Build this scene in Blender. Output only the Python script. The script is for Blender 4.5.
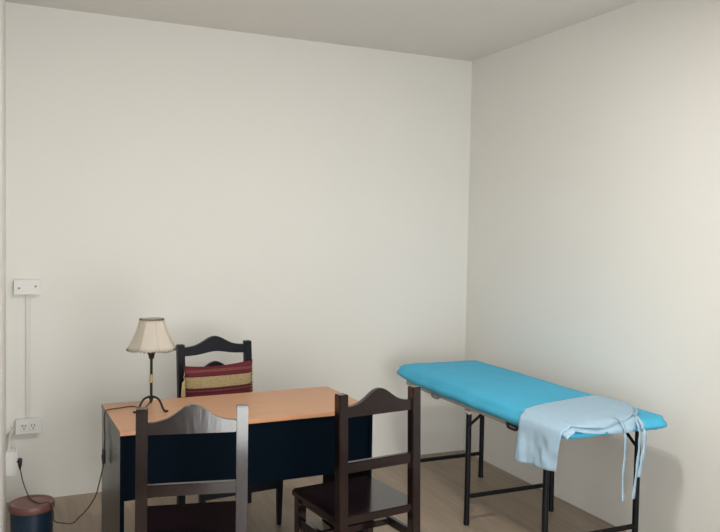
import bpy, bmesh, math, random
from mathutils import Vector, Matrix, noise

random.seed(4)
for o in list(bpy.data.objects):
    bpy.data.objects.remove(o, do_unlink=True)
S = bpy.context.scene
C = S.collection
PI = math.pi

# ------------------------------------------------------------------ camera
F_PX, PITCH, ROLL, YAW = 766.513, 0.042767, 0.018210, 0.422361
CAM = Vector((-3.03777, -4.83018, 1.6))
fw = Vector((math.sin(YAW) * math.cos(PITCH), math.cos(YAW) * math.cos(PITCH), -math.sin(PITCH)))
rt = Vector((math.cos(YAW), -math.sin(YAW), 0))
up = rt.cross(fw)
r2 = math.cos(ROLL) * rt + math.sin(ROLL) * up
u2 = -math.sin(ROLL) * rt + math.cos(ROLL) * up
cd = bpy.data.cameras.new('camera')
cd.sensor_fit = 'HORIZONTAL'
cd.sensor_width = 36
cd.lens = F_PX / 720 * 36
cd.clip_start = 0.02
cam = bpy.data.objects.new('camera', cd)
C.objects.link(cam)
M = Matrix((r2, u2, -fw)).transposed().to_4x4()
M.translation = CAM
cam.matrix_world = M
S.camera = cam

# ------------------------------------------------------------------ world, lights, exposure
SKY_STRENGTH = 11.4
LAMP_STRENGTH = 124.0
LAMP_POS = (-1.66, -2.6)
LAMP_R = 0.17
w = bpy.data.worlds.new('World')
S.world = w
w.use_nodes = True
bg = w.node_tree.nodes['Background']
bg.inputs[0].default_value = (0.97, 0.985, 0.97, 1)
bg.inputs[1].default_value = SKY_STRENGTH
WIN = (-2.95, -1.30, 0.03, 2.15)          # opening in the wall behind the camera: x0, x1, z0, z1
REAR = -5.35
pl = bpy.data.lights.new('daylight_portal', 'AREA')
pl.shape = 'RECTANGLE'
pl.size = WIN[1] - WIN[0]
pl.size_y = WIN[3] - WIN[2]
pl.cycles.is_portal = True
po = bpy.data.objects.new('daylight_portal', pl)
C.objects.link(po)
po.location = ((WIN[0] + WIN[1]) / 2, REAR - 0.16, (WIN[2] + WIN[3]) / 2)
po.rotation_euler = (PI / 2, 0, 0)
S.view_settings.view_transform = 'Standard'
S.view_settings.look = 'None'
S.view_settings.exposure = 0.0
S.view_settings.gamma = 1.0
S.view_settings.use_curve_mapping = False


# ------------------------------------------------------------------ materials
def mat(name, col, rough=0.5, bump=0.0, bscale=60, var=0.0, vscale=4, metal=0.0, coat=0.0, spec=0.5,
        detail=4, stretch=None):
    m = bpy.data.materials.new(name)
    m.use_nodes = True
    nt = m.node_tree
    b = nt.nodes['Principled BSDF']
    b.inputs['Base Color'].default_value = (*col, 1)
    b.inputs['Roughness'].default_value = rough
    b.inputs['Metallic'].default_value = metal
    b.inputs['Coat Weight'].default_value = coat
    b.inputs['Coat Roughness'].default_value = 0.15
    b.inputs['Specular IOR Level'].default_value = spec
    tc = nt.nodes.new('ShaderNodeTexCoord')
    src = tc.outputs['Object']
    if stretch:
        mp = nt.nodes.new('ShaderNodeMapping')
        mp.inputs['Scale'].default_value = stretch
        nt.links.new(src, mp.inputs['Vector'])
        src = mp.outputs['Vector']
    if var:
        n = nt.nodes.new('ShaderNodeTexNoise')
        n.inputs['Scale'].default_value = vscale
        n.inputs['Detail'].default_value = detail
        nt.links.new(src, n.inputs['Vector'])
        r = nt.nodes.new('ShaderNodeValToRGB')
        r.color_ramp.elements[0].position = 0.3
        r.color_ramp.elements[1].position = 0.7
        r.color_ramp.elements[0].color = (*[c * (1 - var) for c in col], 1)
        r.color_ramp.elements[1].color = (*[min(1, c * (1 + var)) for c in col], 1)
        nt.links.new(n.outputs['Fac'], r.inputs['Fac'])
        nt.links.new(r.outputs['Color'], b.inputs['Base Color'])
    if bump:
        n2 = nt.nodes.new('ShaderNodeTexNoise')
        n2.inputs['Scale'].default_value = bscale
        n2.inputs['Detail'].default_value = 3
        nt.links.new(src, n2.inputs['Vector'])
        bp = nt.nodes.new('ShaderNodeBump')
        bp.inputs['Strength'].default_value = bump
        bp.inputs['Distance'].default_value = 0.002
        nt.links.new(n2.outputs['Fac'], bp.inputs['Height'])
        nt.links.new(bp.outputs['Normal'], b.inputs['Normal'])
    return m


def emit(name, col, s):
    m = bpy.data.materials.new(name)
    m.use_nodes = True
    b = m.node_tree.nodes['Principled BSDF']
    b.inputs['Base Color'].default_value = (*col, 1)
    b.inputs['Emission Color'].default_value = (*col, 1)
    b.inputs['Emission Strength'].default_value = s
    return m


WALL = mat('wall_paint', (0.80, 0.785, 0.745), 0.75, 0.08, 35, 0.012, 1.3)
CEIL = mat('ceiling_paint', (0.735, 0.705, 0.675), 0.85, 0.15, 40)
WENGE = mat('dark_wenge_lacquer', (0.0115, 0.0055, 0.0060), 0.14, 0.14, 14, 0.35, 9, spec=0.75, stretch=(3, 3, 0.6))
NAVYW = mat('black_blue_wood', (0.007, 0.008, 0.014), 0.42, 0.15, 20, 0.2, 8, spec=0.25)
DESKDARK = mat('black_melamine', (0.0012, 0.0042, 0.0085), 0.55, 0.05, 220, spec=0.03)
DESKSIDE = mat('charcoal_melamine', (0.014, 0.015, 0.016), 0.28, 0.08, 220, spec=0.8)
BLACKMET = mat('black_powder_coat', (0.005, 0.0055, 0.008), 0.45, 0.08, 200, spec=0.25)
IRON = mat('wrought_iron', (0.022, 0.017, 0.014), 0.55, 0.3, 150, 0.2, 40, metal=0.5)
CORDM = mat('brown_black_cable', (0.045, 0.026, 0.020), 0.55)
BLACKPL = mat('black_plastic', (0.012, 0.012, 0.013), 0.4)
WHITEPL = mat('white_plastic', (0.77, 0.76, 0.735), 0.45, 0.02, 90)
CONDUIT = mat('grey_white_pvc', (0.70, 0.69, 0.665), 0.5)
SLOTM = mat('dark_slot', (0.08, 0.08, 0.08), 0.6)
SCREW = mat('screw_metal', (0.26, 0.255, 0.25), 0.55, metal=0.5)
COVER = mat('turquoise_cover', (0.062, 0.45, 0.70), 0.72, 0.35, 26, 0.05, 7)
BOARD = mat('beige_frame_board', (0.40, 0.365, 0.345), 0.6, 0.1, 80, 0.06, 10)
BINBODY = mat('navy_bin_plastic', (0.007, 0.021, 0.040), 0.38, 0.05, 120)
BINLID = mat('copper_lid_plastic', (0.135, 0.056, 0.045), 0.42, 0.1, 80, 0.12, 12)
JUTE = mat('tan_wrap', (0.42, 0.31, 0.16), 0.8, 0.5, 240, 0.2, 120)
LACE = mat('brown_lace', (0.11, 0.07, 0.04), 0.8)
SEAM = mat('pale_thread', (0.34, 0.27, 0.19), 0.8)
GOLDTH = mat('gold_thread', (0.55, 0.43, 0.22), 0.8, 0.6, 260, 0.3, 180)
BULBM = mat('white_bulb_glass', (0.8, 0.8, 0.78), 0.2)


def wood_top():
    m = mat('beech_laminate', (0.56, 0.335, 0.20), 0.38, 0.03, 160)
    nt = m.node_tree
    b = nt.nodes['Principled BSDF']
    tc = nt.nodes.new('ShaderNodeTexCoord')
    mp = nt.nodes.new('ShaderNodeMapping')
    mp.inputs['Scale'].default_value = (1.2, 26, 26)
    n = nt.nodes.new('ShaderNodeTexNoise')
    n.inputs['Scale'].default_value = 3.0
    n.inputs['Detail'].default_value = 5
    n.inputs['Distortion'].default_value = 0.4
    r = nt.nodes.new('ShaderNodeValToRGB')
    r.color_ramp.elements[0].position = 0.3
    r.color_ramp.elements[1].position = 0.72
    r.color_ramp.elements[0].color = (0.485, 0.240, 0.122, 1)
    r.color_ramp.elements[1].color = (0.545, 0.277, 0.146, 1)
    nt.links.new(tc.outputs['Object'], mp.inputs['Vector'])
    nt.links.new(mp.outputs['Vector'], n.inputs['Vector'])
    nt.links.new(n.outputs['Fac'], r.inputs['Fac'])
    nt.links.new(r.outputs['Color'], b.inputs['Base Color'])
    return m


BEECH = wood_top()


def floor_mat():
    m = bpy.data.materials.new('wood_look_floor')
    m.use_nodes = True
    nt = m.node_tree
    L = nt.links.new
    b = nt.nodes['Principled BSDF']
    b.inputs['Roughness'].default_value = 0.42
    tc = nt.nodes.new('ShaderNodeTexCoord')
    mp = nt.nodes.new('ShaderNodeMapping')
    mp.inputs['Rotation'].default_value = (0, 0, PI / 2)
    mp.inputs['Location'].default_value = (0.37, 0.06, 0)
    L(tc.outputs['Object'], mp.inputs['Vector'])
    br = nt.nodes.new('ShaderNodeTexBrick')
    br.offset = 0.37
    br.inputs['Scale'].default_value = 1
    br.inputs['Brick Width'].default_value = 1.2
    br.inputs['Row Height'].default_value = 0.2
    br.inputs['Mortar Size'].default_value = 0.0022
    br.inputs['Mortar Smooth'].default_value = 0.2
    br.inputs['Color1'].default_value = (0.350, 0.272, 0.206, 1)
    br.inputs['Color2'].default_value = (0.322, 0.250, 0.189, 1)
    br.inputs['Mortar'].default_value = (0.275, 0.216, 0.165, 1)
    L(mp.outputs['Vector'], br.inputs['Vector'])
    mp2 = nt.nodes.new('ShaderNodeMapping')
    mp2.inputs['Scale'].default_value = (22, 1.6, 1)
    L(tc.outputs['Object'], mp2.inputs['Vector'])
    n = nt.nodes.new('ShaderNodeTexNoise')
    n.inputs['Scale'].default_value = 1.0
    n.inputs['Detail'].default_value = 6
    n.inputs['Distortion'].default_value = 0.8
    L(mp2.outputs['Vector'], n.inputs['Vector'])
    r = nt.nodes.new('ShaderNodeValToRGB')
    r.color_ramp.elements[0].position = 0.28
    r.color_ramp.elements[1].position = 0.75
    r.color_ramp.elements[0].color = (0.80, 0.80, 0.80, 1)
    r.color_ramp.elements[1].color = (1.12, 1.10, 1.08, 1)
    L(n.outputs['Fac'], r.inputs['Fac'])
    mx = nt.nodes.new('ShaderNodeMix')
    mx.data_type = 'RGBA'
    mx.blend_type = 'MULTIPLY'
    mx.inputs[0].default_value = 1
    L(br.outputs['Color'], mx.inputs[6])
    L(r.outputs['Color'], mx.inputs[7])
    L(mx.outputs[2], b.inputs['Base Color'])
    bp = nt.nodes.new('ShaderNodeBump')
    bp.inputs['Strength'].default_value = 0.15
    bp.inputs['Distance'].default_value = 0.002
    L(n.outputs['Fac'], bp.inputs['Height'])
    L(bp.outputs['Normal'], b.inputs['Normal'])
    return m


FLOOR = floor_mat()


def translucent(name, col, tcol, fac, rough=0.8, var=0.04, vscale=30, bump=0.3, bscale=60):
    m = mat(name, col, rough, bump, bscale, var, vscale)
    nt = m.node_tree
    b = nt.nodes['Principled BSDF']
    t = nt.nodes.new('ShaderNodeBsdfTranslucent')
    t.inputs['Color'].default_value = (*tcol, 1)
    mx = nt.nodes.new('ShaderNodeMixShader')
    mx.inputs[0].default_value = fac
    nt.links.new(b.outputs[0], mx.inputs[1])
    nt.links.new(t.outputs[0], mx.inputs[2])
    nt.links.new(mx.outputs[0], nt.nodes['Material Output'].inputs['Surface'])
    return m


GOWN = translucent('pale_blue_nonwoven', (0.47, 0.655, 0.80), (0.46, 0.64, 0.80), 0.2, bump=0.5, bscale=45)
PARCH = translucent('parchment', (0.64, 0.58, 0.50), (0.60, 0.51, 0.40), 0.25, var=0.05, vscale=14, bump=0.3, bscale=70)


def glass_mat():
    m = bpy.data.materials.new('window_glass')
    m.use_nodes = True
    nt = m.node_tree
    b = nt.nodes['Principled BSDF']
    nt.nodes.remove(b)
    g = nt.nodes.new('ShaderNodeBsdfGlossy')
    g.inputs['Roughness'].default_value = 0.02
    t = nt.nodes.new('ShaderNodeBsdfTransparent')
    fr = nt.nodes.new('ShaderNodeFresnel')
    mx = nt.nodes.new('ShaderNodeMixShader')
    nt.links.new(fr.outputs[0], mx.inputs[0])
    nt.links.new(t.outputs[0], mx.inputs[1])
    nt.links.new(g.outputs[0], mx.inputs[2])
    nt.links.new(mx.outputs[0], nt.nodes['Material Output'].inputs['Surface'])
    return m


GLASS = glass_mat()


# woven cushion cloth: stripes across the cushion's own height (object z)
def cushion_mat():
    m = mat('woven_red_cloth', (0.20, 0.012, 0.022), 0.85, 0.7, 130)
    nt = m.node_tree
    L = nt.links.new
    b = nt.nodes['Principled BSDF']
    tc = nt.nodes.new('ShaderNodeTexCoord')
    sp = nt.nodes.new('ShaderNodeSeparateXYZ')
    L(tc.outputs['Object'], sp.inputs[0])
    mr = nt.nodes.new('ShaderNodeMapRange')
    mr.inputs[1].default_value = 0.0
    mr.inputs[2].default_value = 0.412
    L(sp.outputs['Z'], mr.inputs[0])
    r = nt.nodes.new('ShaderNodeValToRGB')
    cr = r.color_ramp
    cr.interpolation = 'CONSTANT'
    red = (0.130, 0.006, 0.018, 1)
    dred = (0.06, 0.006, 0.012, 1)
    rust = (0.16, 0.040, 0.034, 1)
    gold = (0.36, 0.275, 0.135, 1)
    stops = [(0.0, red), (0.22, gold), (0.34, red), (0.63, dred), (0.65, rust), (0.668, dred), (0.685, red), (0.70, gold), (0.845, dred),
             (0.86, red), (0.892, dred), (0.902, rust), (0.938, dred), (0.948, red)]
    cr.elements[0].position, cr.elements[0].color = stops[0]
    cr.elements[1].position, cr.elements[1].color = stops[1]
    for p_, c_ in stops[2:]:
        e = cr.elements.new(p_)
        e.color = c_
    L(mr.outputs[0], r.inputs['Fac'])
    # small woven figures on the gold band
    v = nt.nodes.new('ShaderNodeTexVoronoi')
    v.inputs['Scale'].default_value = 75
    L(tc.outputs['Object'], v.inputs['Vector'])
    r2_ = nt.nodes.new('ShaderNodeValToRGB')
    r2_.color_ramp.elements[0].position = 0.25
    r2_.color_ramp.elements[0].color = (0.60, 0.55, 0.50, 1)
    r2_.color_ramp.elements[1].position = 0.5
    r2_.color_ramp.elements[1].color = (1.1, 1.1, 1.1, 1)
    L(v.outputs['Distance'], r2_.inputs['Fac'])
    mx = nt.nodes.new('ShaderNodeMix')
    mx.data_type = 'RGBA'
    mx.blend_type = 'MULTIPLY'
    mx.inputs[0].default_value = 0.45
    L(r.outputs['Color'], mx.inputs[6])
    L(r2_.outputs['Color'], mx.inputs[7])
    L(mx.outputs[2], b.inputs['Base Color'])
    return m


CUSH = cushion_mat()


# ------------------------------------------------------------------ helpers
def box(bm, x0, x1, y0, y1, z0, z1, bev=0.0, mi=0):
    vs = [bm.verts.new((x, y, z)) for z in (z0, z1) for y in (y0, y1) for x in (x0, x1)]
    idx = [(0, 2, 3, 1), (4, 5, 7, 6), (0, 1, 5, 4), (2, 6, 7, 3), (0, 4, 6, 2), (1, 3, 7, 5)]
    fs = [bm.faces.new([vs[i] for i in f]) for f in idx]
    for f in fs:
        f.material_index = mi
    if bev:
        es = list({e for f in fs for e in f.edges})
        bmesh.ops.bevel(bm, geom=es, offset=bev, segments=2, affect='EDGES', profile=0.5)
    return vs


def prism(bm, outline, y0, y1, bev=0.0):
    """outline: (x, z) points counter-clockwise, extruded along y."""
    a = [bm.verts.new((x, y0, z)) for x, z in outline]
    b = [bm.verts.new((x, y1, z)) for x, z in outline]
    n = len(a)
    f1 = bm.faces.new(a)
    f2 = bm.faces.new(list(reversed(b)))
    for i in range(n):
        j = (i + 1) % n
        bm.faces.new([a[j], a[i], b[i], b[j]])
    if bev:
        bmesh.ops.bevel(bm, geom=list(set(f1.edges) | set(f2.edges)), offset=bev, segments=2, affect='EDGES')
    bmesh.ops.recalc_face_normals(bm, faces=bm.faces[:])


def smooth_path(pts, n=8):
    pts = [Vector(p) for p in pts]
    out = []
    for i in range(len(pts) - 1):
        p0 = pts[max(i - 1, 0)]
        p1, p2 = pts[i], pts[i + 1]
        p3 = pts[min(i + 2, len(pts) - 1)]
        for k in range(n):
            t = k / n
            out.append(0.5 * ((2 * p1) + (p2 - p0) * t + (2 * p0 - 5 * p1 + 4 * p2 - p3) * t * t
                              + (3 * p1 - p0 - 3 * p2 + p3) * t ** 3))
    out.append(pts[-1])
    return out


def tube(bm, pts, r, seg=8, closed=False, radii=None):
    pts = [Vector(p) for p in pts]
    n = len(pts)
    rings = []
    nrm = None
    for i, p in enumerate(pts):
        if closed:
            t = pts[(i + 1) % n] - pts[i - 1]
        else:
            t = pts[min(i + 1, n - 1)] - pts[max(i - 1, 0)]
        t.normalize()
        if nrm is None:
            a = Vector((0, 0, 1)) if abs(t.z) < 0.9 else Vector((1, 0, 0))
            nrm = (a - t * a.dot(t)).normalized()
        else:
            nrm = (nrm - t * nrm.dot(t)).normalized()
        bn = t.cross(nrm)
        rr = radii[i] if radii else r
        rings.append([bm.verts.new(p + rr * (math.cos(2 * PI * k / seg) * nrm + math.sin(2 * PI * k / seg) * bn))
                      for k in range(seg)])
    m = n if closed else n - 1
    for i in range(m):
        a, b = rings[i], rings[(i + 1) % n]
        for k in range(seg):
            bm.faces.new([a[k], a[(k + 1) % seg], b[(k + 1) % seg], b[k]])
    if not closed:
        bm.faces.new(list(reversed(rings[0])))
        bm.faces.new(rings[-1])


def lathe(bm, prof, cx=0, cy=0, seg=40, mi=0):
    """prof: list of (r, z) from bottom to top; r = 0 closes."""
    rings = []
    for r, z in prof:
        if r < 1e-6:
            rings.append([bm.verts.new((cx, cy, z))])
        else:
            rings.append([bm.verts.new((cx + r * math.cos(2 * PI * k / seg), cy + r * math.sin(2 * PI * k / seg), z))
                          for k in range(seg)])
    for a, b in zip(rings, rings[1:]):
        for k in range(seg):
            k2 = (k + 1) % seg
            if len(a) == 1 and len(b) == 1:
                continue
            if len(a) == 1:
                f = bm.faces.new([a[0], b[k2], b[k]])
            elif len(b) == 1:
                f = bm.faces.new([a[k], a[k2], b[0]])
            else:
                f = bm.faces.new([a[k], a[k2], b[k2], b[k]])
            f.material_index = mi


def obj(name, bm, m, parent=None, smooth=None, label=None):
    me = bpy.data.meshes.new(name)
    bmesh.ops.recalc_face_normals(bm, faces=bm.faces[:])
    bm.to_mesh(me)
    bm.free()
    for mm in (m if isinstance(m, (list, tuple)) else [m]):
        me.materials.append(mm)
    o = bpy.data.objects.new(name, me)
    C.objects.link(o)
    if parent:
        o.parent = parent
    if smooth is not None:
        me.polygons.foreach_set('use_smooth', [True] * len(me.polygons))
        if smooth < 180:
            me.set_sharp_from_angle(angle=math.radians(smooth))
    if label:
        o['label'] = label
    return o


def tag(o, label, cat, group=None):
    o['label'] = label
    o['category'] = cat
    if group:
        o['group'] = group
    return o


def thing(name, label, cat, loc=(0, 0, 0), rz=0.0, group=None):
    o = bpy.data.objects.new(name, None)
    o.empty_display_size = 0.1
    C.objects.link(o)
    o.location = loc
    o.rotation_euler = (0, 0, rz)
    return tag(o, label, cat, group)


def struct(name, bm, m, smooth=None):
    o = obj(name, bm, m, None, smooth)
    o['kind'] = 'structure'
    return o


def B(*a, **k):
    bm = bmesh.new()
    box(bm, *a, **k)
    return bm


# ------------------------------------------------------------------ the room
H = 2.867
LX = -3.09          # left wall beside the desk
AX = -3.50          # the room widens to the left nearer the camera
T = 0.15
struct('floor', B(AX - T, T, REAR - T, T, -0.12, 0), FLOOR)
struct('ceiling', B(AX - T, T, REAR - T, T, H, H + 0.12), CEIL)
struct('wall_back', B(AX - T, T, 0, T, 0, H), WALL)
struct('wall_right', B(0, T, REAR - T, 0, 0, H), WALL)
bm = bmesh.new()
box(bm, AX, LX, -2.1, 0, 0, H)
box(bm, AX - T, AX, REAR - T, 0, 0, H)
struct('wall_left', bm, WALL)
bm = bmesh.new()
x0, x1, z0, z1 = WIN
box(bm, AX, x0, REAR - T, REAR, 0, H)
box(bm, x1, 0, REAR - T, REAR, 0, H)
box(bm, x0, x1, REAR - T, REAR, 0, z0)
box(bm, x0, x1, REAR - T, REAR, z1, H)
struct('wall_front', bm, WALL)
bm = bmesh.new()
fx = 0.05
box(bm, x0, x0 + fx, REAR - 0.1, REAR - 0.05, z0, z1)
box(bm, x1 - fx, x1, REAR - 0.1, REAR - 0.05, z0, z1)
xm = (x0 + x1) / 2
box(bm, xm - fx / 2, xm + fx / 2, REAR - 0.1, REAR - 0.05, z0 + fx, z1 - fx)
box(bm, x0 + fx, x1 - fx, REAR - 0.1, REAR - 0.05, z0, z0 + fx)
box(bm, x0 + fx, x1 - fx, REAR - 0.1, REAR - 0.05, z1 - fx, z1)
wf = struct('window_1', bm, WHITEPL)
g = obj('window_pane', B(x0 + fx, x1 - fx, REAR - 0.078, REAR - 0.072, z0 + fx, z1 - fx), GLASS, wf)
g['kind'] = 'structure'

# the lamp on the ceiling (above the frame)
t = thing('ceiling_light', 'round white flush light on the ceiling above the desk', 'ceiling light',
          (LAMP_POS[0], LAMP_POS[1], H))
bm = bmesh.new()
lathe(bm, [(0, -0.001), (LAMP_R + 0.02, -0.001), (LAMP_R + 0.02, -0.03), (LAMP_R, -0.034), (LAMP_R, -0.026), (0, -0.026)])
obj('housing', bm, WHITEPL, t, 30)
bm = bmesh.new()
lathe(bm, [(0, -0.032), (LAMP_R - 0.002, -0.032), (LAMP_R - 0.002, -0.0265), (0, -0.0265)])
obj('diffuser', bm, emit('lamp_diffuser', (1.0, 0.985, 0.93), LAMP_STRENGTH), t, 30)

# ------------------------------------------------------------------ desk
DW, DD, DH = 1.195, 0.565, 0.75
t = desk = thing('desk', 'office desk with beech top and black panels, table lamp standing on it', 'desk',
                 (-2.641, -1.523, 0), math.radians(1.9))
bm = bmesh.new()
box(bm, 0, DW, 0, DD, DH - 0.02, DH, 0.0015)
for f in bm.faces:                      # dark edge band on the ends of the top
    if abs(f.normal.x) > 0.9:
        f.material_index = 1
bm.normal_update()
for f in bm.faces:
    if abs(f.normal.x) > 0.9:
        f.material_index = 1
obj('desktop', bm, [BEECH, DESKSIDE], t)
for xa, xb, sgn in ((0.002, 0.020, -1), (DW - 0.020, DW - 0.002, 1)):
    bm = bmesh.new()
    box(bm, xa, xb, 0.004, DD - 0.004, 0, DH - 0.02, 0.001)
    bm.normal_update()
    for f in bm.faces:
        if f.normal.x * sgn > 0.9:
            f.material_index = 1
    obj('side_panel', bm, [DESKDARK, DESKSIDE], t)
obj('modesty_panel', B(0.020, DW - 0.020, 0.012, 0.030, 0.447, DH - 0.02, 0.001), DESKDARK, t)


# ------------------------------------------------------------------ chairs
def hump(x0, x1, zs, zh, zb, bh=0.0, n=28, sharp=2.0):
    """rail outline: straight shoulders rising to a rounded crest in the middle."""
    up_, dn = [], []
    for i in range(n + 1):
        s = -1 + 2 * i / n
        x = x0 + (x1 - x0) * i / n
        k = math.exp(-(abs(s) / 0.46) ** sharp)
        e = math.exp(-(1 / 0.46) ** sharp)
        k = (k - e) / (1 - e)
        up_.append((x, zs + (zh - zs) * k))
        dn.append((x, zb + bh * k))
    return dn + list(reversed(up_))


def post_bm(px, s, HH, seat_z, yb, yt):
    """rear leg that carries on up as a leaning back post, square section s."""
    bm = bmesh.new()
    h = s / 2
    lv = [(yb - 0.015, 0), (yb, seat_z), (yt, HH)]
    rings = []
    for y, z in lv:
        rings.append([bm.verts.new((px + dx, y + dy, z)) for dx, dy in ((-h, -h), (h, -h), (h, h), (-h, h))])
    for a, b in zip(rings, rings[1:]):
        for k in range(4):
            bm.faces.new([a[k], a[(k + 1) % 4], b[(k + 1) % 4], b[k]])
    bm.faces.new(list(reversed(rings[0])))
    bm.faces.new(rings[-1])
    bmesh.ops.recalc_face_normals(bm, faces=bm.faces[:])
    es = [e for e in bm.edges if not (abs(e.verts[0].co.z - seat_z) < 1e-4 and abs(e.verts[1].co.z - seat_z) < 1e-4)]
    bmesh.ops.bevel(bm, geom=es, offset=0.003, segments=2, affect='EDGES')
    return bm


def shear_rail(bm, yb, yt, seat_z, HH):
    k = (yt - yb) / (HH - seat_z)
    for v in bm.verts:
        v.co.y += yb + k * (v.co.z - seat_z)
    return bm


def chair(name, label, W, HH, m, loc, rz, far=False):
    """faces +y locally; W = spacing of the back posts."""
    t = thing(name, label, 'chair', loc, rz)
    s = 0.040 if far else 0.043
    hw = W / 2
    SZ = 0.44 if far else 0.434
    yb, yt = (-0.20, -0.245) if far else (-0.190, -0.174)
    yf, yl = (0.235, 0.185) if far else (0.225, 0.175)
    low = 0.052 if far else 0.030
    for sx in (-1, 1):
        obj('back_post', post_bm(sx * hw, s, HH, SZ, yb, yt), m, t)
    xi = hw - s / 2 + 0.004
    bm = bmesh.new()
    if far:
        prism(bm, hump(-xi, xi, HH - 0.018, HH + 0.038, HH - 0.066, 0.018), -0.011, 0.011, 0.003)
    else:
        prism(bm, hump(-xi, xi, HH - 0.054, HH + 0.010, HH - 0.098, 0.0), -0.011, 0.011, 0.003)
    obj('top_rail', shear_rail(bm, yb, yt, SZ, HH), m, t)
    bm = bmesh.new()
    if far:
        prism(bm, hump(-xi, xi, HH - 0.175, HH - 0.106, HH - 0.225, 0.012), -0.011, 0.011, 0.003)
    else:
        prism(bm, [(-xi, HH - 0.329), (xi, HH - 0.329), (xi, HH - 0.284), (-xi, HH - 0.284)], -0.011, 0.011, 0.003)
    obj('middle_rail', shear_rail(bm, yb, yt, SZ, HH), m, t)
    # seat board with notched rear corners
    bm = bmesh.new()
    o = hw + 0.028
    n0 = hw - s / 2 - 0.001
    yr, yn = yb - 0.014, yb + s / 2 + 0.001
    pts = [(-n0, yr), (n0, yr), (n0, yn), (o, yn), (o, yf - 0.02), (o - 0.02, yf), (-o + 0.02, yf), (-o, yf - 0.02), (-o, yn), (-n0, yn)]
    a = [bm.verts.new((x, y, SZ - 0.022)) for x, y in pts]
    b = [bm.verts.new((x, y, SZ)) for x, y in pts]
    bm.faces.new(list(reversed(a)))
    ft = bm.faces.new(b)
    for i in range(len(a)):
        j = (i + 1) % len(a)
        bm.faces.new([a[i], a[j], b[j], b[i]])
    bmesh.ops.bevel(bm, geom=list(ft.edges), offset=0.004, segments=2, affect='EDGES')
    obj('seat', bm, m, t)
    fh = hw + 0.018 if far else hw          # half spacing of the front legs
    for sx in (-1, 1):
        bm = bmesh.new()
        vs = box(bm, sx * fh - s / 2, sx * fh + s / 2, yl - s / 2, yl + s / 2, 0, SZ - 0.022)
        for v in vs[:4]:                # the front legs taper to the floor
            v.co.x = sx * fh + (v.co.x - sx * fh) * (0.55 if far else 0.8)
            v.co.y = yl + (v.co.y - yl) * (0.6 if far else 0.8)
        bmesh.ops.bevel(bm, geom=bm.edges[:], offset=0.003, segments=2, affect='EDGES')
        obj('front_leg', bm, m, t)
        obj('side_apron', B(sx * hw - 0.010, sx * hw + 0.010, yb + s / 2 - 0.002, yl - s / 2 + 0.002, SZ - 0.022 - low, SZ - 0.022, 0.002), m, t)
        if not far:
            obj('side_stretcher', B(sx * hw - 0.010, sx * hw + 0.010, yb + s / 2 - 0.004, yl - s / 2 + 0.004, 0.272, 0.312, 0.002), m, t)
    if far:
        obj('front_stretcher', B(-fh + s / 2 - 0.004, fh - s / 2 + 0.004, yl - 0.010, yl + 0.010, 0.205, 0.262, 0.002), m, t)
    obj('front_apron', B(-fh + s / 2 - 0.002, fh - s / 2 + 0.002, yl - 0.010, yl + 0.010, SZ - 0.022 - low, SZ - 0.022, 0.002), m, t)
    obj('rear_apron', B(-hw + s / 2 - 0.002, hw - s / 2 + 0.002, yb - 0.008, yb + 0.010, SZ - 0.022 - low * 0.5, SZ - 0.022, 0.002), m, t)
    if not far:
        obj('cross_stretcher', B(-hw + 0.008, hw - 0.008, -0.012, 0.012, 0.276, 0.306, 0.002), m, t)
    return t


def copy_tree(o):
    c = o.copy()
    C.objects.link(c)
    for ch in list(o.children):
        d = ch.copy()
        C.objects.link(d)
        d.parent = c
    return c


def place_by_posts(rz, top_mid, yt=-0.174):
    """location so that the middle between the post tops lands at top_mid (x, y)."""
    c, s_ = math.cos(rz), math.sin(rz)
    return (top_mid[0] + s_ * yt, top_mid[1] - c * yt, 0)


CH = 0.940
r1, r2c = math.radians(-11.0), math.radians(7.5)
GROUP = 'black wooden chairs on the near side of the desk'
c1 = chair('wooden_chair', 'dark wooden chair before the left half of the desk, back post shining brightly', 0.366, CH, WENGE,
           place_by_posts(r1, (-2.434, -1.985)), r1)
c1['group'] = GROUP
c2 = copy_tree(c1)
c2['label'] = 'black wooden chair before the right end of the desk, next to the turquoise examination bed'
c2.location = place_by_posts(r2c, (-1.640, -1.938))
c2.rotation_euler = (0, 0, r2c)

rf = math.radians(180 + 7.0)
FW = 0.402
FH = 0.957
cf = chair('wooden_chair', 'black wooden chair behind the desk against the wall, red cushion on its seat', FW, FH, NAVYW,
           (-1.966, -0.735, 0), rf, far=True)

# ------------------------------------------------------------------ cushion on the far chair
fx_ = Vector((math.sin(-rf), math.cos(-rf), 0))       # chair's front direction in the world
cb = Vector((-1.966, -0.735, 0))
cpos = cb + fx_ * (-0.118) + Vector((-0.0125, 0, 0))
t = thing('cushion', 'red woven cushion with gold band, propped against the chair back behind the desk', 'cushion',
          (cpos.x, cpos.y, 0.441), rf)
bm = bmesh.new()
N = 26
CW, CHh, CT = 0.411, 0.412, 0.105
vf, vb = {}, {}
for i in range(N + 1):
    for j in range(N + 1):
        u = -1 + 2 * i / N
        v = -1 + 2 * j / N
        edge = max(0.0, (1 - abs(u) ** 2.6)) ** 0.55 * max(0.0, (1 - abs(v) ** 2.6)) ** 0.55
        pinch_x = 1 - 0.05 * (1 - abs(v) ** 2) * 1.0
        pinch_z = 1 - 0.085 * (1 - abs(u) ** 2)
        x = u * CW / 2 * pinch_x
        z = CHh / 2 + v * CHh / 2 * (pinch_z if v > 0 else 1.0)
        nz = noise.noise(Vector((u * 2.1, v * 2.1, 3.3))) * 0.006
        y = edge * CT / 2 + nz * edge
        vf[i, j] = bm.verts.new((x, y, z))
        if i in (0, N) or j in (0, N):
            vb[i, j] = vf[i, j]
        else:
            vb[i, j] = bm.verts.new((x, -edge * CT / 2, z))
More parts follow.
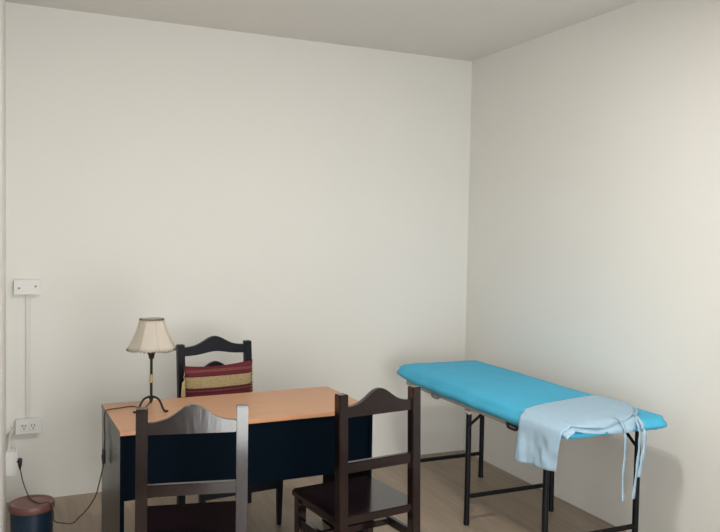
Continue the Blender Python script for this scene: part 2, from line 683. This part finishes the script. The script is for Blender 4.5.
for i in range(N):
    for j in range(N):
        bm.faces.new([vf[i, j], vf[i, j + 1], vf[i + 1, j + 1], vf[i + 1, j]])
        bm.faces.new([vb[i, j], vb[i + 1, j], vb[i + 1, j + 1], vb[i, j + 1]])
# lean the cushion back with the chair
for v in bm.verts:
    v.co.y -= v.co.z * 0.06
    v.co.z += -v.co.x * 0.022 + 0.0045
obj('cushion_body', bm, CUSH, t, 180)
for sx in (-1, 1):
    bm = bmesh.new()
    for k in range(24):
        z = 0.02 + 0.36 * k / 23
        x = sx * (CW / 2 - 0.010)
        ln = 0.005 + 0.006 * random.random()
        y = -z * 0.06
        tube(bm, [(x, y, z), (x + sx * ln * 0.6, y + 0.003, z - 0.006), (x + sx * ln, y + 0.004, z - 0.018)], 0.0016, 5)
    if sx == 1:
        # long loose tassel at the corner seen to the left of the cushion
        for k in range(7):
            tube(bm, [(0.186, -0.021, 0.345), (0.199 + 0.002 * k, -0.016, 0.32), (0.197 + 0.0036 * k, -0.012, 0.245 - 0.006 * (k % 3))], 0.0022, 5)
    obj('fringe', bm, GOLDTH, t, 60)


# ------------------------------------------------------------------ examination bed
BED_A = 0.0
t = bed = thing('examination_bed', 'folding examination bed with turquoise cover and black legs along the right wall', 'examination bed',
                (-0.472, -1.260, 0), BED_A)
BW, BL = 0.65, 1.738
PZ0, PZ1 = 0.664, 0.738


def rrect(hw, hl, r, n=10, m=14):
    pts = []
    for cx, cy, a0 in ((hw - r, hl - r, 0), (-hw + r, hl - r, PI / 2), (-hw + r, -hl + r, PI), (hw - r, -hl + r, 1.5 * PI)):
        for k in range(n + 1):
            a = a0 + PI / 2 * k / n
            pts.append((cx + r * math.cos(a), cy + r * math.sin(a)))
    out = []
    L_ = len(pts)
    for i in range(L_):
        a, b = Vector(pts[i]), Vector(pts[(i + 1) % L_])
        d = (b - a).length
        k = max(1, int(d / 0.03))
        for q in range(k):
            out.append(a + (b - a) * q / k)
    return out


bm = bmesh.new()
R0 = 0.085
CROWN = [(0.0, -0.016), (0.020, 0.003), (0.040, 0.013), (0.08, 0.021), (0.13, 0.026), (0.18, 0.028), (0.23, 0.029), (0.28, 0.030), (0.33, 0.030)]


def flat_near(y):
    """the padding is plumper at the far end than at the near end."""
    k = max(0.0, min(1.0, (y + 0.6) / 0.9))
    return 0.45 + 0.55 * k * k * (3 - 2 * k)


def crown(d):
    for (d0, z0_), (d1, z1_) in zip(CROWN, CROWN[1:]):
        if d <= d1:
            return z0_ + (z1_ - z0_) * max(0.0, d - d0) / (d1 - d0)
    return CROWN[-1][1]


prof = [(-0.075, PZ0 - 0.008), (-0.052, PZ0 - 0.010), (-0.030, PZ0 - 0.005), (-0.012, PZ0 + 0.004), (0.000, PZ0 + 0.016), (0.002, PZ0 + 0.030),
        (-0.003, PZ0 + 0.044), (-0.013, PZ0 + 0.058)] + [(-d, PZ1 + z) for d, z in CROWN[1:-1]]
rings = []
base = rrect(BW / 2, BL / 2, R0)
cen = [Vector((0, max(-BL / 2 + BW / 2, min(BL / 2 - BW / 2, q.y)))) for q in base]
for off, z in prof:
    ring = []
    for q, c_ in zip(base, cen):
        zz = PZ1 + (z - PZ1) * flat_near(q.y) if z > PZ1 else z
        d = (q - c_)
        L_ = d.length
        p = c_ + d * ((L_ + off) / L_)
        # creases in the stretched fabric, strongest near the hem and the corners
        corner = max(0.0, (abs(q.y) - BL / 2 + 0.35) / 0.35)
        k = noise.noise(Vector((p.x * 9, p.y * 9, z * 22))) * 0.0035
        k += noise.noise(Vector((q.x * 22, q.y * 22, z * 14))) * 0.003 * corner
        nrm_ = d.normalized()
        side = 1.0 if off > -0.05 else 0.25
        sag = -0.003 * math.exp(-((z - PZ0) / 0.02) ** 2) * math.sin(q.y * 17 + q.x * 9)
        sag += 0.034 * max(0.0, 1 - (z - PZ0 + 0.01) / 0.07) * max(0.0, (abs(q.y) - 0.5) / (BL / 2 - 0.5)) ** 1.3
        ring.append(bm.verts.new((p.x + nrm_.x * k * side, p.y + nrm_.y * k * side, zz + k * 0.8 + sag)))
    rings.append(ring)
n = len(base)
for a, b in zip(rings, rings[1:]):
    for k in range(n):
        bm.faces.new([a[k], a[(k + 1) % n], b[(k + 1) % n], b[k]])
bm.faces.new(rings[-1])
bm.faces.new(list(reversed(rings[0])))
cv = obj('mattress_cover', bm, COVER, t, 60)
# gathered elastic hem under the cover
bm = bmesh.new()
pts = []
for i, (q, c_) in enumerate(zip(base, cen)):
    d = q - c_
    p = c_ + d * ((d.length - 0.040) / d.length)
    pts.append((p.x, p.y, PZ0 - 0.004 + 0.002 * math.sin(i * 1.7) + 0.032 * max(0.0, (abs(q.y) - 0.5) / (BL / 2 - 0.5)) ** 1.3))
tube(bm, pts, 0.0065, 8, closed=True)
obj('elastic_hem', bm, COVER, cv, 180)
# frame boards
bm = bmesh.new()
box(bm, -BW / 2 + 0.034, BW / 2 - 0.034, -BL / 2 + 0.27, BL / 2 - 0.13, 0.639, 0.668, 0.004)
obj('frame_board', bm, BOARD, t)
LEGX_PAIRS = ((-0.272, 0.246), (-0.293, 0.283), (-0.292, 0.268))
LEGY = (0.672, -0.012, -0.690)
for i, ly in enumerate(LEGY):
    for sx, px_ in zip((-1, 1), LEGX_PAIRS[i]):
        bm = bmesh.new()
        tube(bm, [(px_, ly, 0.0), (px_, ly, 0.634 if i < 2 else 0.668)], 0.0155, 14)
        lg = obj('leg', bm, BLACKMET, t, 40)
        bm = bmesh.new()
        lathe(bm, [(0, 0.0), (0.0162, 0.0), (0.0168, 0.006), (0.0165, 0.03), (0.0158, 0.032)], px_, ly, 14)
        obj('foot_cap', bm, BLACKMET, lg, 40)
        bm = bmesh.new()
        if i > 0:
            dy = -0.115 if i == 1 else 0.115
            tube(bm, [(px_, ly, 0.552), (px_, ly + dy, 0.638)], 0.008, 8)
            obj('brace', bm, BLACKMET, t, 40)
        bm = bmesh.new()
        box(bm, px_ - 0.020, px_ + 0.020, ly - 0.03, ly + 0.03, *((0.622, 0.6395) if i < 2 else (0.656, 0.668)), 0.002)
        obj('bracket', bm, BOARD, t)
    bm = bmesh.new()
    tube(bm, [(LEGX_PAIRS[i][0], ly, 0.158), (LEGX_PAIRS[i][1], ly, 0.158)], 0.0125, 12)
    obj('stretcher', bm, BLACKMET, t, 40)
# catches on the long side facing the room
for ly, m_, lab in ((0.345, SCREW, 'grey metal catch'), (-0.425, BLACKPL, 'black catch')):
    bm = bmesh.new()
    xc = -BW / 2 + 0.022
    tube(bm, smooth_path([(xc + 0.002, ly + 0.045, 0.655), (xc, ly + 0.03, 0.638), (xc, ly - 0.03, 0.638),
                          (xc + 0.002, ly - 0.045, 0.655)], 5), 0.007, 8)
    box(bm, xc, xc + 0.010, ly - 0.055, ly + 0.055, 0.648, 0.662, 0.002)
    obj('catch', bm, m_, t, 40, lab)

# ------------------------------------------------------------------ disposable gown over the near end
bedM = Matrix.Translation(bed.location) @ Matrix.Rotation(BED_A, 4, 'Z')
t = thing('disposable_gown', 'pale blue disposable gown draped over the near end of the examination bed', 'gown',
          (-0.472, -1.260, 0), BED_A)
HWB = BW / 2


def cross(s, lift):
    """point of the gown's cross section at arc length s measured leftwards from the right end; returns x, z."""
    x_start = HWB - 0.055
    flat = x_start + HWB - 0.022
    rr = 0.034 + lift
    if s < flat:
        return x_start - s, PZ1 + crown(min(HWB - abs(x_start - s), 0.33)) + lift + 0.002
    arc = rr * PI / 2
    if s < flat + arc:
        a = (s - flat) / rr
        return -HWB + 0.022 - rr * math.sin(a), PZ1 - 0.008 + lift + 0.002 - rr + rr * math.cos(a)
    d = s - flat - arc
    return -HWB + 0.022 - rr - 0.02 * d, PZ1 - 0.008 + lift + 0.002 - rr - d


from mathutils.bvhtree import BVHTree
COVER_TREE = BVHTree.FromPolygons([v.co.copy() for v in cv.data.vertices], [tuple(p.vertices) for p in cv.data.polygons])


def rest(p, lift):
    """lift a cloth point (in the bed's frame) clear of the mattress cover."""
    hit = COVER_TREE.ray_cast(Vector((p.x, p.y, 1.2)), Vector((0, 0, -1)))[0]
    if hit and p.z > hit.z - 0.045:
        p.z = max(p.z, hit.z + lift)
        return p
    q, nrm, _, dist = COVER_TREE.find_nearest(p)
    if q is not None and (p - q).dot(nrm) < lift:
        return q + nrm * lift
    return p


def gown_layer(lift, yfar, ynear, total, notch, seed, wob):
    bm = bmesh.new()
    NU, NV = 34, 70
    g_ = {}
    for i in range(NU + 1):
        for j in range(NV + 1):
            u, v = i / NU, j / NV
            s = v * total
            x, z = cross(s, lift)
            hang = max(0.0, (PZ1 - 0.03 - z) / 0.2)
            if hang == 0.0:
                z = min(z, PZ1 + 0.006 + lift)
            # right side: the neckline curves away from the bed's corner
            y1 = ynear
            if notch:
                e = max(0.0, 1 - s / 0.24)
                y1 = ynear + 0.27 * e ** 1.6
            y0 = yfar + 0.015 * math.sin(v * 3.0 + seed) - 0.115 * min(1, v * 1.25)
            y = y0 + (y1 - y0) * u
            y += hang * (0.012 + 0.030 * u)
            nz = noise.noise(Vector((x * 8 + seed, y * 7, z * 7)))
            n2 = noise.noise(Vector((x * 20 + seed, y * 20, z * 16)))
            if hang > 0:
                x += -0.010 * hang - 0.022 * hang * nz - 0.012 * min(1, hang * 2) * n2 - 0.014 * hang * math.sin(u * 9 + seed)
                z += -0.032 * hang * (1 - u)
            else:
                z += max(0, 0.004 + 0.005 * nz + 0.003 * n2) - 0.03 * max(0.0, 1 - (y + BL / 2) / 0.12) ** 2 * max(0.0, 1 - (abs(x) / 0.30) ** 2)
            # the near edge droops over the rounded end of the mattress
            yend = -BL / 2 + 0.02
            if y < yend and hang <= 0:
                dd = yend - y
                z -= 3.2 * dd * dd + 0.25 * dd
            y += wob * 0.012 * math.sin(x * 14 + seed) * u
            g_[i, j] = bm.verts.new(rest(Vector((x, y, z)), 0.006 + lift))
    for i in range(NU):
        for j in range(NV):
            bm.faces.new([g_[i, j], g_[i + 1, j], g_[i + 1, j + 1], g_[i, j + 1]])
    return bm


def solid(o, th):
    md = o.modifiers.new('thickness', 'SOLIDIFY')
    md.thickness = th
    md.offset = 1
    return o


GT = 0.80
solid(obj('gown_sheet', gown_layer(0.010, -0.425, -BL / 2 + 0.006, GT, True, 1.0, 1.0), GOWN, t, 180), 0.0012)
solid(obj('under_layer', gown_layer(0.003, -0.46, -BL / 2 - 0.016, 0.62, True, 2.3, 0.6), GOWN, t, 180), 0.0012)


def ribbon(name, pts, wid, axis):
    bm = bmesh.new()
    P = [rest(q, 0.016) for q in smooth_path(pts, 8)]
    a = Vector(axis).normalized()
    rows = []
    for i, p in enumerate(P):
        ww = a * (wid / 2) * (1 + 0.25 * math.sin(i * 0.7))
        rows.append((bm.verts.new(p - ww), bm.verts.new(p + ww)))
    for (a0, a1), (b0, b1) in zip(rows, rows[1:]):
        bm.faces.new([a0, a1, b1, b0])
    return solid(obj(name, bm, GOWN, t, 180), 0.0012)


E_ = -BL / 2
TZ = PZ1
ribbon('tie', [(-0.015, E_ + 0.05, TZ + 0.026), (-0.014, E_ + 0.005, TZ + 0.016), (-0.012, E_ - 0.026, TZ - 0.03), (-0.012, E_ - 0.028, TZ - 0.12),
               (-0.016, E_ - 0.024, TZ - 0.25), (-0.014, E_ - 0.028, TZ - 0.35)], 0.016, (1, 0.2, 0))
ribbon('tie', [(0.215, E_ + 0.215, TZ + 0.012), (0.20, E_ + 0.13, TZ + 0.012), (0.105, E_ + 0.03, TZ + 0.014), (0.078, E_ - 0.024, TZ - 0.03), (0.072, E_ - 0.03, TZ - 0.10),
               (0.066, E_ - 0.026, TZ - 0.20), (0.050, E_ - 0.024, TZ - 0.35)], 0.024, (1, 0.3, 0))
ribbon('tie', [(0.125, E_ + 0.075, TZ + 0.016), (0.105, E_ + 0.01, TZ + 0.012), (0.100, E_ - 0.028, TZ - 0.03), (0.102, E_ - 0.03, TZ - 0.10),
               (0.092, E_ - 0.026, TZ - 0.17), (0.080, E_ - 0.024, TZ - 0.25)], 0.016, (1, -0.3, 0))

# ------------------------------------------------------------------ table lamp
LB = Vector((-2.452, -1.135, DH))
t = lamp = thing('table_lamp', 'wrought iron table lamp with laced cream shade on the left of the desk', 'lamp', LB)
HUB = 0.052
for k, ang in enumerate((-64, 224, 82)):
    a = math.radians(ang)
    d = Vector((math.cos(a), math.sin(a), 0))
    bm = bmesh.new()
    pts = [(0.004, HUB - 0.012), (0.008, HUB + 0.004), (0.03, HUB + 0.007), (0.058, HUB + 0.001), (0.078, 0.036), (0.090, 0.018), (0.106, 0.0068),
           (0.124, 0.0072), (0.128, 0.011)]
    tube(bm, smooth_path([d * r + Vector((0, 0, z)) for r, z in pts], 5), 0.0052, 8)
    obj('foot', bm, IRON, t, 60)
bm = bmesh.new()
tube(bm, [(0, 0, HUB - 0.02), (0, 0, 0.262)], 0.0065, 12)
bmesh.ops.create_uvsphere(bm, u_segments=12, v_segments=8, radius=0.012, matrix=Matrix.Translation((0, 0, HUB)))
obj('pole', bm, IRON, t, 50)
bm = bmesh.new()
prof = [(0.006, 0.124)]
for k in range(9):
    z = 0.124 + 0.04 * k / 9
    prof += [(0.0088, z + 0.0005), (0.0096, z + 0.0022), (0.0088, z + 0.004)]
prof += [(0.006, 0.165)]
lathe(bm, prof, seg=16)
obj('wrap', bm, JUTE, t, 60)
bm = bmesh.new()
lathe(bm, [(0, 0.238), (0.011, 0.238), (0.013, 0.246), (0.016, 0.262), (0.019, 0.264), (0.019, 0.275), (0.016, 0.277), (0.016, 0.305), (0, 0.305)], seg=20)
obj('socket', bm, IRON, t, 40)
bm = bmesh.new()
lathe(bm, [(0, 0.300), (0.012, 0.300), (0.013, 0.318), (0.024, 0.345), (0.029, 0.365), (0.024, 0.385), (0.012, 0.397), (0, 0.400)], seg=20)
obj('bulb', bm, BULBM, t, 180)
SZ0, SZ1, SR0, SR1 = 0.289, 0.423, 0.1145, 0.055
NP = 8
PH = math.radians(8)


def shade_pt(a, tt, dr=0.0):
    """tt 0 bottom .. 1 top on the eight sided shade."""
    k = (a - PH) / (2 * PI / NP)
    f = k - math.floor(k)
    flat = math.cos(PI / NP) / math.cos((f - 0.5) * 2 * PI / NP)
    r = (SR0 + (SR1 - SR0) * tt - 0.006 * math.sin(PI * tt)) * (0.45 + 0.55 * flat) + dr
    sc = -0.006 * (1 - tt) * math.sin(PI * f)
    return Vector((r * math.cos(a), r * math.sin(a), SZ0 + (SZ1 - SZ0) * tt + sc))


bm = bmesh.new()
NS, NT = 64, 8
for dr in (0.0,):
    vs = [[bm.verts.new(shade_pt(2 * PI * i / NS + PH, j / NT, dr)) for i in range(NS)] for j in range(NT + 1)]
    for j in range(NT):
        for i in range(NS):
            bm.faces.new([vs[j][i], vs[j][(i + 1) % NS], vs[j + 1][(i + 1) % NS], vs[j + 1][i]])
sh = obj('shade', bm, PARCH, t, 30)
solid(sh, 0.0016)
for tt, cnt in ((0.0, 44), (1.0, 24)):
    bm = bmesh.new()
    pts = []
    for i in range(cnt * 8):
        a = 2 * PI * i / (cnt * 8)
        ph = 2 * PI * i / 8
        q = shade_pt(a, tt)
        rad = Vector((math.cos(a), math.sin(a), 0))
        pts.append(q + rad * 0.0042 * math.cos(ph) + Vector((0, 0, 0.0046 * math.sin(ph) + (0.001 if tt else -0.001))))
    tube(bm, pts, 0.0014, 4, closed=True)
    obj('lacing', bm, LACE, sh, 180)
for s_ in range(NP):
    a0 = PH + 2 * PI * s_ / NP
    rad = Vector((math.cos(a0), math.sin(a0), 0))
    tn = Vector((-math.sin(a0), math.cos(a0), 0))
    pts = []
    for k in range(4, 93):
        q = shade_pt(a0, k / 96)
        ph = 2 * PI * k / 8
        pts.append(q + rad * (0.002 + 0.0012 * math.cos(ph)) + tn * 0.0028 * math.sin(ph))
    bm = bmesh.new()
    tube(bm, pts, 0.0006, 4)
    obj('seam_stitching', bm, SEAM, sh, 180)
# wire spider that carries the shade
bm = bmesh.new()
for k in range(3):
    a = 2 * PI * k / 3 + 0.4
    tube(bm, [(0.012 * math.cos(a), 0.012 * math.sin(a), 0.300), (SR1 * 0.93 * math.cos(a), SR1 * 0.93 * math.sin(a), SZ1 - 0.006)], 0.0014, 5)
obj('shade_carrier', bm, IRON, sh, 60)


BIN = Vector((-2.969, -0.90, 0))
BR, BH = 0.098, 0.291
CR = 0.0050
cpts = [LB + Vector((-0.006, -0.006, HUB - 0.016)), LB + Vector((-0.018, -0.012, 0.02)), LB + Vector((-0.04, -0.01, CR)),
        Vector((-2.53, -1.085, DH + CR)), Vector((-2.59, -1.098, DH + CR)), Vector((-2.640, -1.122, DH + CR + 0.002)),
        Vector((-2.6565, -1.130, DH + 0.0035)), Vector((-2.6625, -1.135, DH - 0.012)), Vector((-2.664, -1.14, DH - 0.06)), Vector((-2.664, -1.155, 0.64)),
        Vector((-2.667, -1.165, 0.556)), Vector((-2.669, -1.17, 0.52)),
        Vector((-2.6897, -1.1700, 0.4249)), Vector((-2.7044, -1.1650, 0.3691)), Vector((-2.7361, -1.1550, 0.3139)), Vector((-2.7743, -1.1450, 0.2712)), Vector((-2.8013, -1.1300, 0.2426)), Vector((-2.8362, -1.1000, 0.2372)), Vector((-2.8753, -1.0600, 0.2388))]
rim = [BIN + Vector((0.090, -0.082, BH - 0.030)), BIN + Vector((0.072, -0.068, BH + 0.007)),
       BIN + Vector((0.035, -0.055, BH + 0.004)), BIN + Vector((0.005, -0.005, BH + 0.004)), BIN + Vector((-0.012, 0.06, BH + 0.004)),
       BIN + Vector((-0.020, 0.115, BH + 0.006)), Vector((-2.9939, -0.6000, 0.2586)), Vector((-3.0067, -0.4200, 0.2520)), Vector((-3.0180, -0.3300, 0.2919))]
cpts += rim
bm = bmesh.new()
tube(bm, smooth_path(cpts, 7), 0.0029, 8)
cord = obj('power_cord', bm, CORDM, t, 180)
cord.matrix_parent_inverse = Matrix.Translation(-LB)
bm = bmesh.new()
box(bm, -0.0075, 0.0075, -0.013, 0.013, -0.034, 0.034, 0.005)
box(bm, -0.010, -0.0070, -0.006, 0.006, -0.012, 0.012, 0.001)
isw = obj('inline_switch', bm, BLACKPL, cord, 40)
isw.location = (-2.669, -1.166, 0.550)
bm = bmesh.new()
pp = Vector((-3.0184, -0.3300, 0.3195))
tube(bm, [(0, 0, -0.036), (0, 0, -0.026), (0, 0, -0.010), (0, 0, 0.018), (0, 0, 0.026)], 0.01, 12, radii=[0.0045, 0.006, 0.010, 0.012, 0.009])
tube(bm, [(-0.028, -0.006, 0.008), (-0.004, -0.006, 0.008)], 0.0028, 6)
tube(bm, [(-0.028, 0.006, 0.008), (-0.004, 0.006, 0.008)], 0.0028, 6)
pg = obj('plug', bm, BLACKPL, cord, 40)
pg.location = pp

# ------------------------------------------------------------------ waste bin
t = thing('waste_bin', 'round dark blue waste bin with copper brown lid in the left corner', 'bin', BIN)
bm = bmesh.new()
lathe(bm, [(0, 0.0), (BR - 0.012, 0.0), (BR - 0.008, 0.004), (BR - 0.004, 0.12), (BR - 0.002, BH - 0.02), (0, BH - 0.02)], seg=56)
obj('body', bm, BINBODY, t, 40)
bm = bmesh.new()
lathe(bm, [(BR - 0.0015, BH - 0.034), (BR + 0.003, BH - 0.034), (BR + 0.005, BH - 0.028), (BR + 0.005, BH - 0.008), (BR + 0.001, BH - 0.001),
           (BR - 0.006, BH), (BR - 0.013, BH - 0.002), (BR - 0.020, BH - 0.006), (BR - 0.03, BH - 0.006), (0.05, BH - 0.003), (0, BH - 0.002)], seg=56)
obj('lid', bm, BINLID, t, 40)

# ------------------------------------------------------------------ boxes and conduit on the walls
G2 = 'white electrical boxes on the wall'


def screws(t, pts):
    for x, z in pts:
        bm = bmesh.new()
        tube(bm, [(x, -0.0365, z), (x, -0.0395, z)], 0.006, 12)
        obj('screw', bm, SCREW, t, 40)


t = thing('junction_box', 'white rectangular blank junction box high on the wall above the socket', 'electrical box', (-2.978, 0, 1.255))
obj('back_box', B(-0.068, 0.068, -0.030, 0, -0.040, 0.040, 0.003), WHITEPL, t)
obj('cover_plate', B(-0.071, 0.071, -0.037, -0.030, -0.043, 0.043, 0.002), WHITEPL, t)
screws(t, [(-0.044, -0.006), (0.044, 0.004)])

t = thing('power_socket', 'white double power socket low on the back wall under the long conduit', 'socket', (-2.972, 0, 0.447))
obj('back_box', B(-0.066, 0.066, -0.036, 0, -0.040, 0.040, 0.003), WHITEPL, t)
obj('cover_plate', B(-0.070, 0.070, -0.044, -0.036, -0.044, 0.044, 0.003), WHITEPL, t)
for sx in (-1, 1):
    bm = bmesh.new()
    box(bm, sx * 0.024 - 0.020, sx * 0.024 + 0.020, -0.047, -0.043, -0.024, 0.024, 0.002)
    o = obj('outlet', bm, WHITEPL, t)
    bm = bmesh.new()
    c0 = sx * 0.024
    for dx, dz in ((-0.008, 0.006), (0.008, 0.006), (0.0, -0.010)):
        box(bm, c0 + dx - 0.0022, c0 + dx + 0.0022, -0.0476, -0.0465, dz - 0.006, dz + 0.006)
    obj('pin_slots', bm, SLOTM, o)

bm = bmesh.new()
box(bm, -2.986, -2.962, -0.012, 0, 0.492, 1.211, 0.002)
tag(obj('conduit', bm, CONDUIT), 'long straight white cable conduit running down the wall between the two boxes', 'conduit')

# socket on the left wall, seen from its edge
LS = Vector((LX, -0.33, 0.328))
t = thing('power_socket', 'deep white socket box on the left wall with the lamp plug in it', 'socket', LS)
obj('back_box', B(0, 0.045, -0.040, 0.040, -0.064, 0.064, 0.003), WHITEPL, t)
obj('cover_plate', B(0.045, 0.055, -0.043, 0.043, -0.067, 0.067, 0.003), WHITEPL, t)
bm = bmesh.new()
cp = smooth_path([(-3.040, -0.012, 0.435), (-3.052, -0.014, 0.425), (-3.066, -0.03, 0.41), (-3.072, -0.12, 0.405), (-3.074, -0.26, 0.402), (-3.074, -0.315, 0.395), (-3.074, -0.33, 0.385)], 6)
tube(bm, cp, 0.009, 10)
tag(obj('conduit', bm, CONDUIT, None, 180), 'short bent white conduit joining the two sockets in the corner', 'conduit')
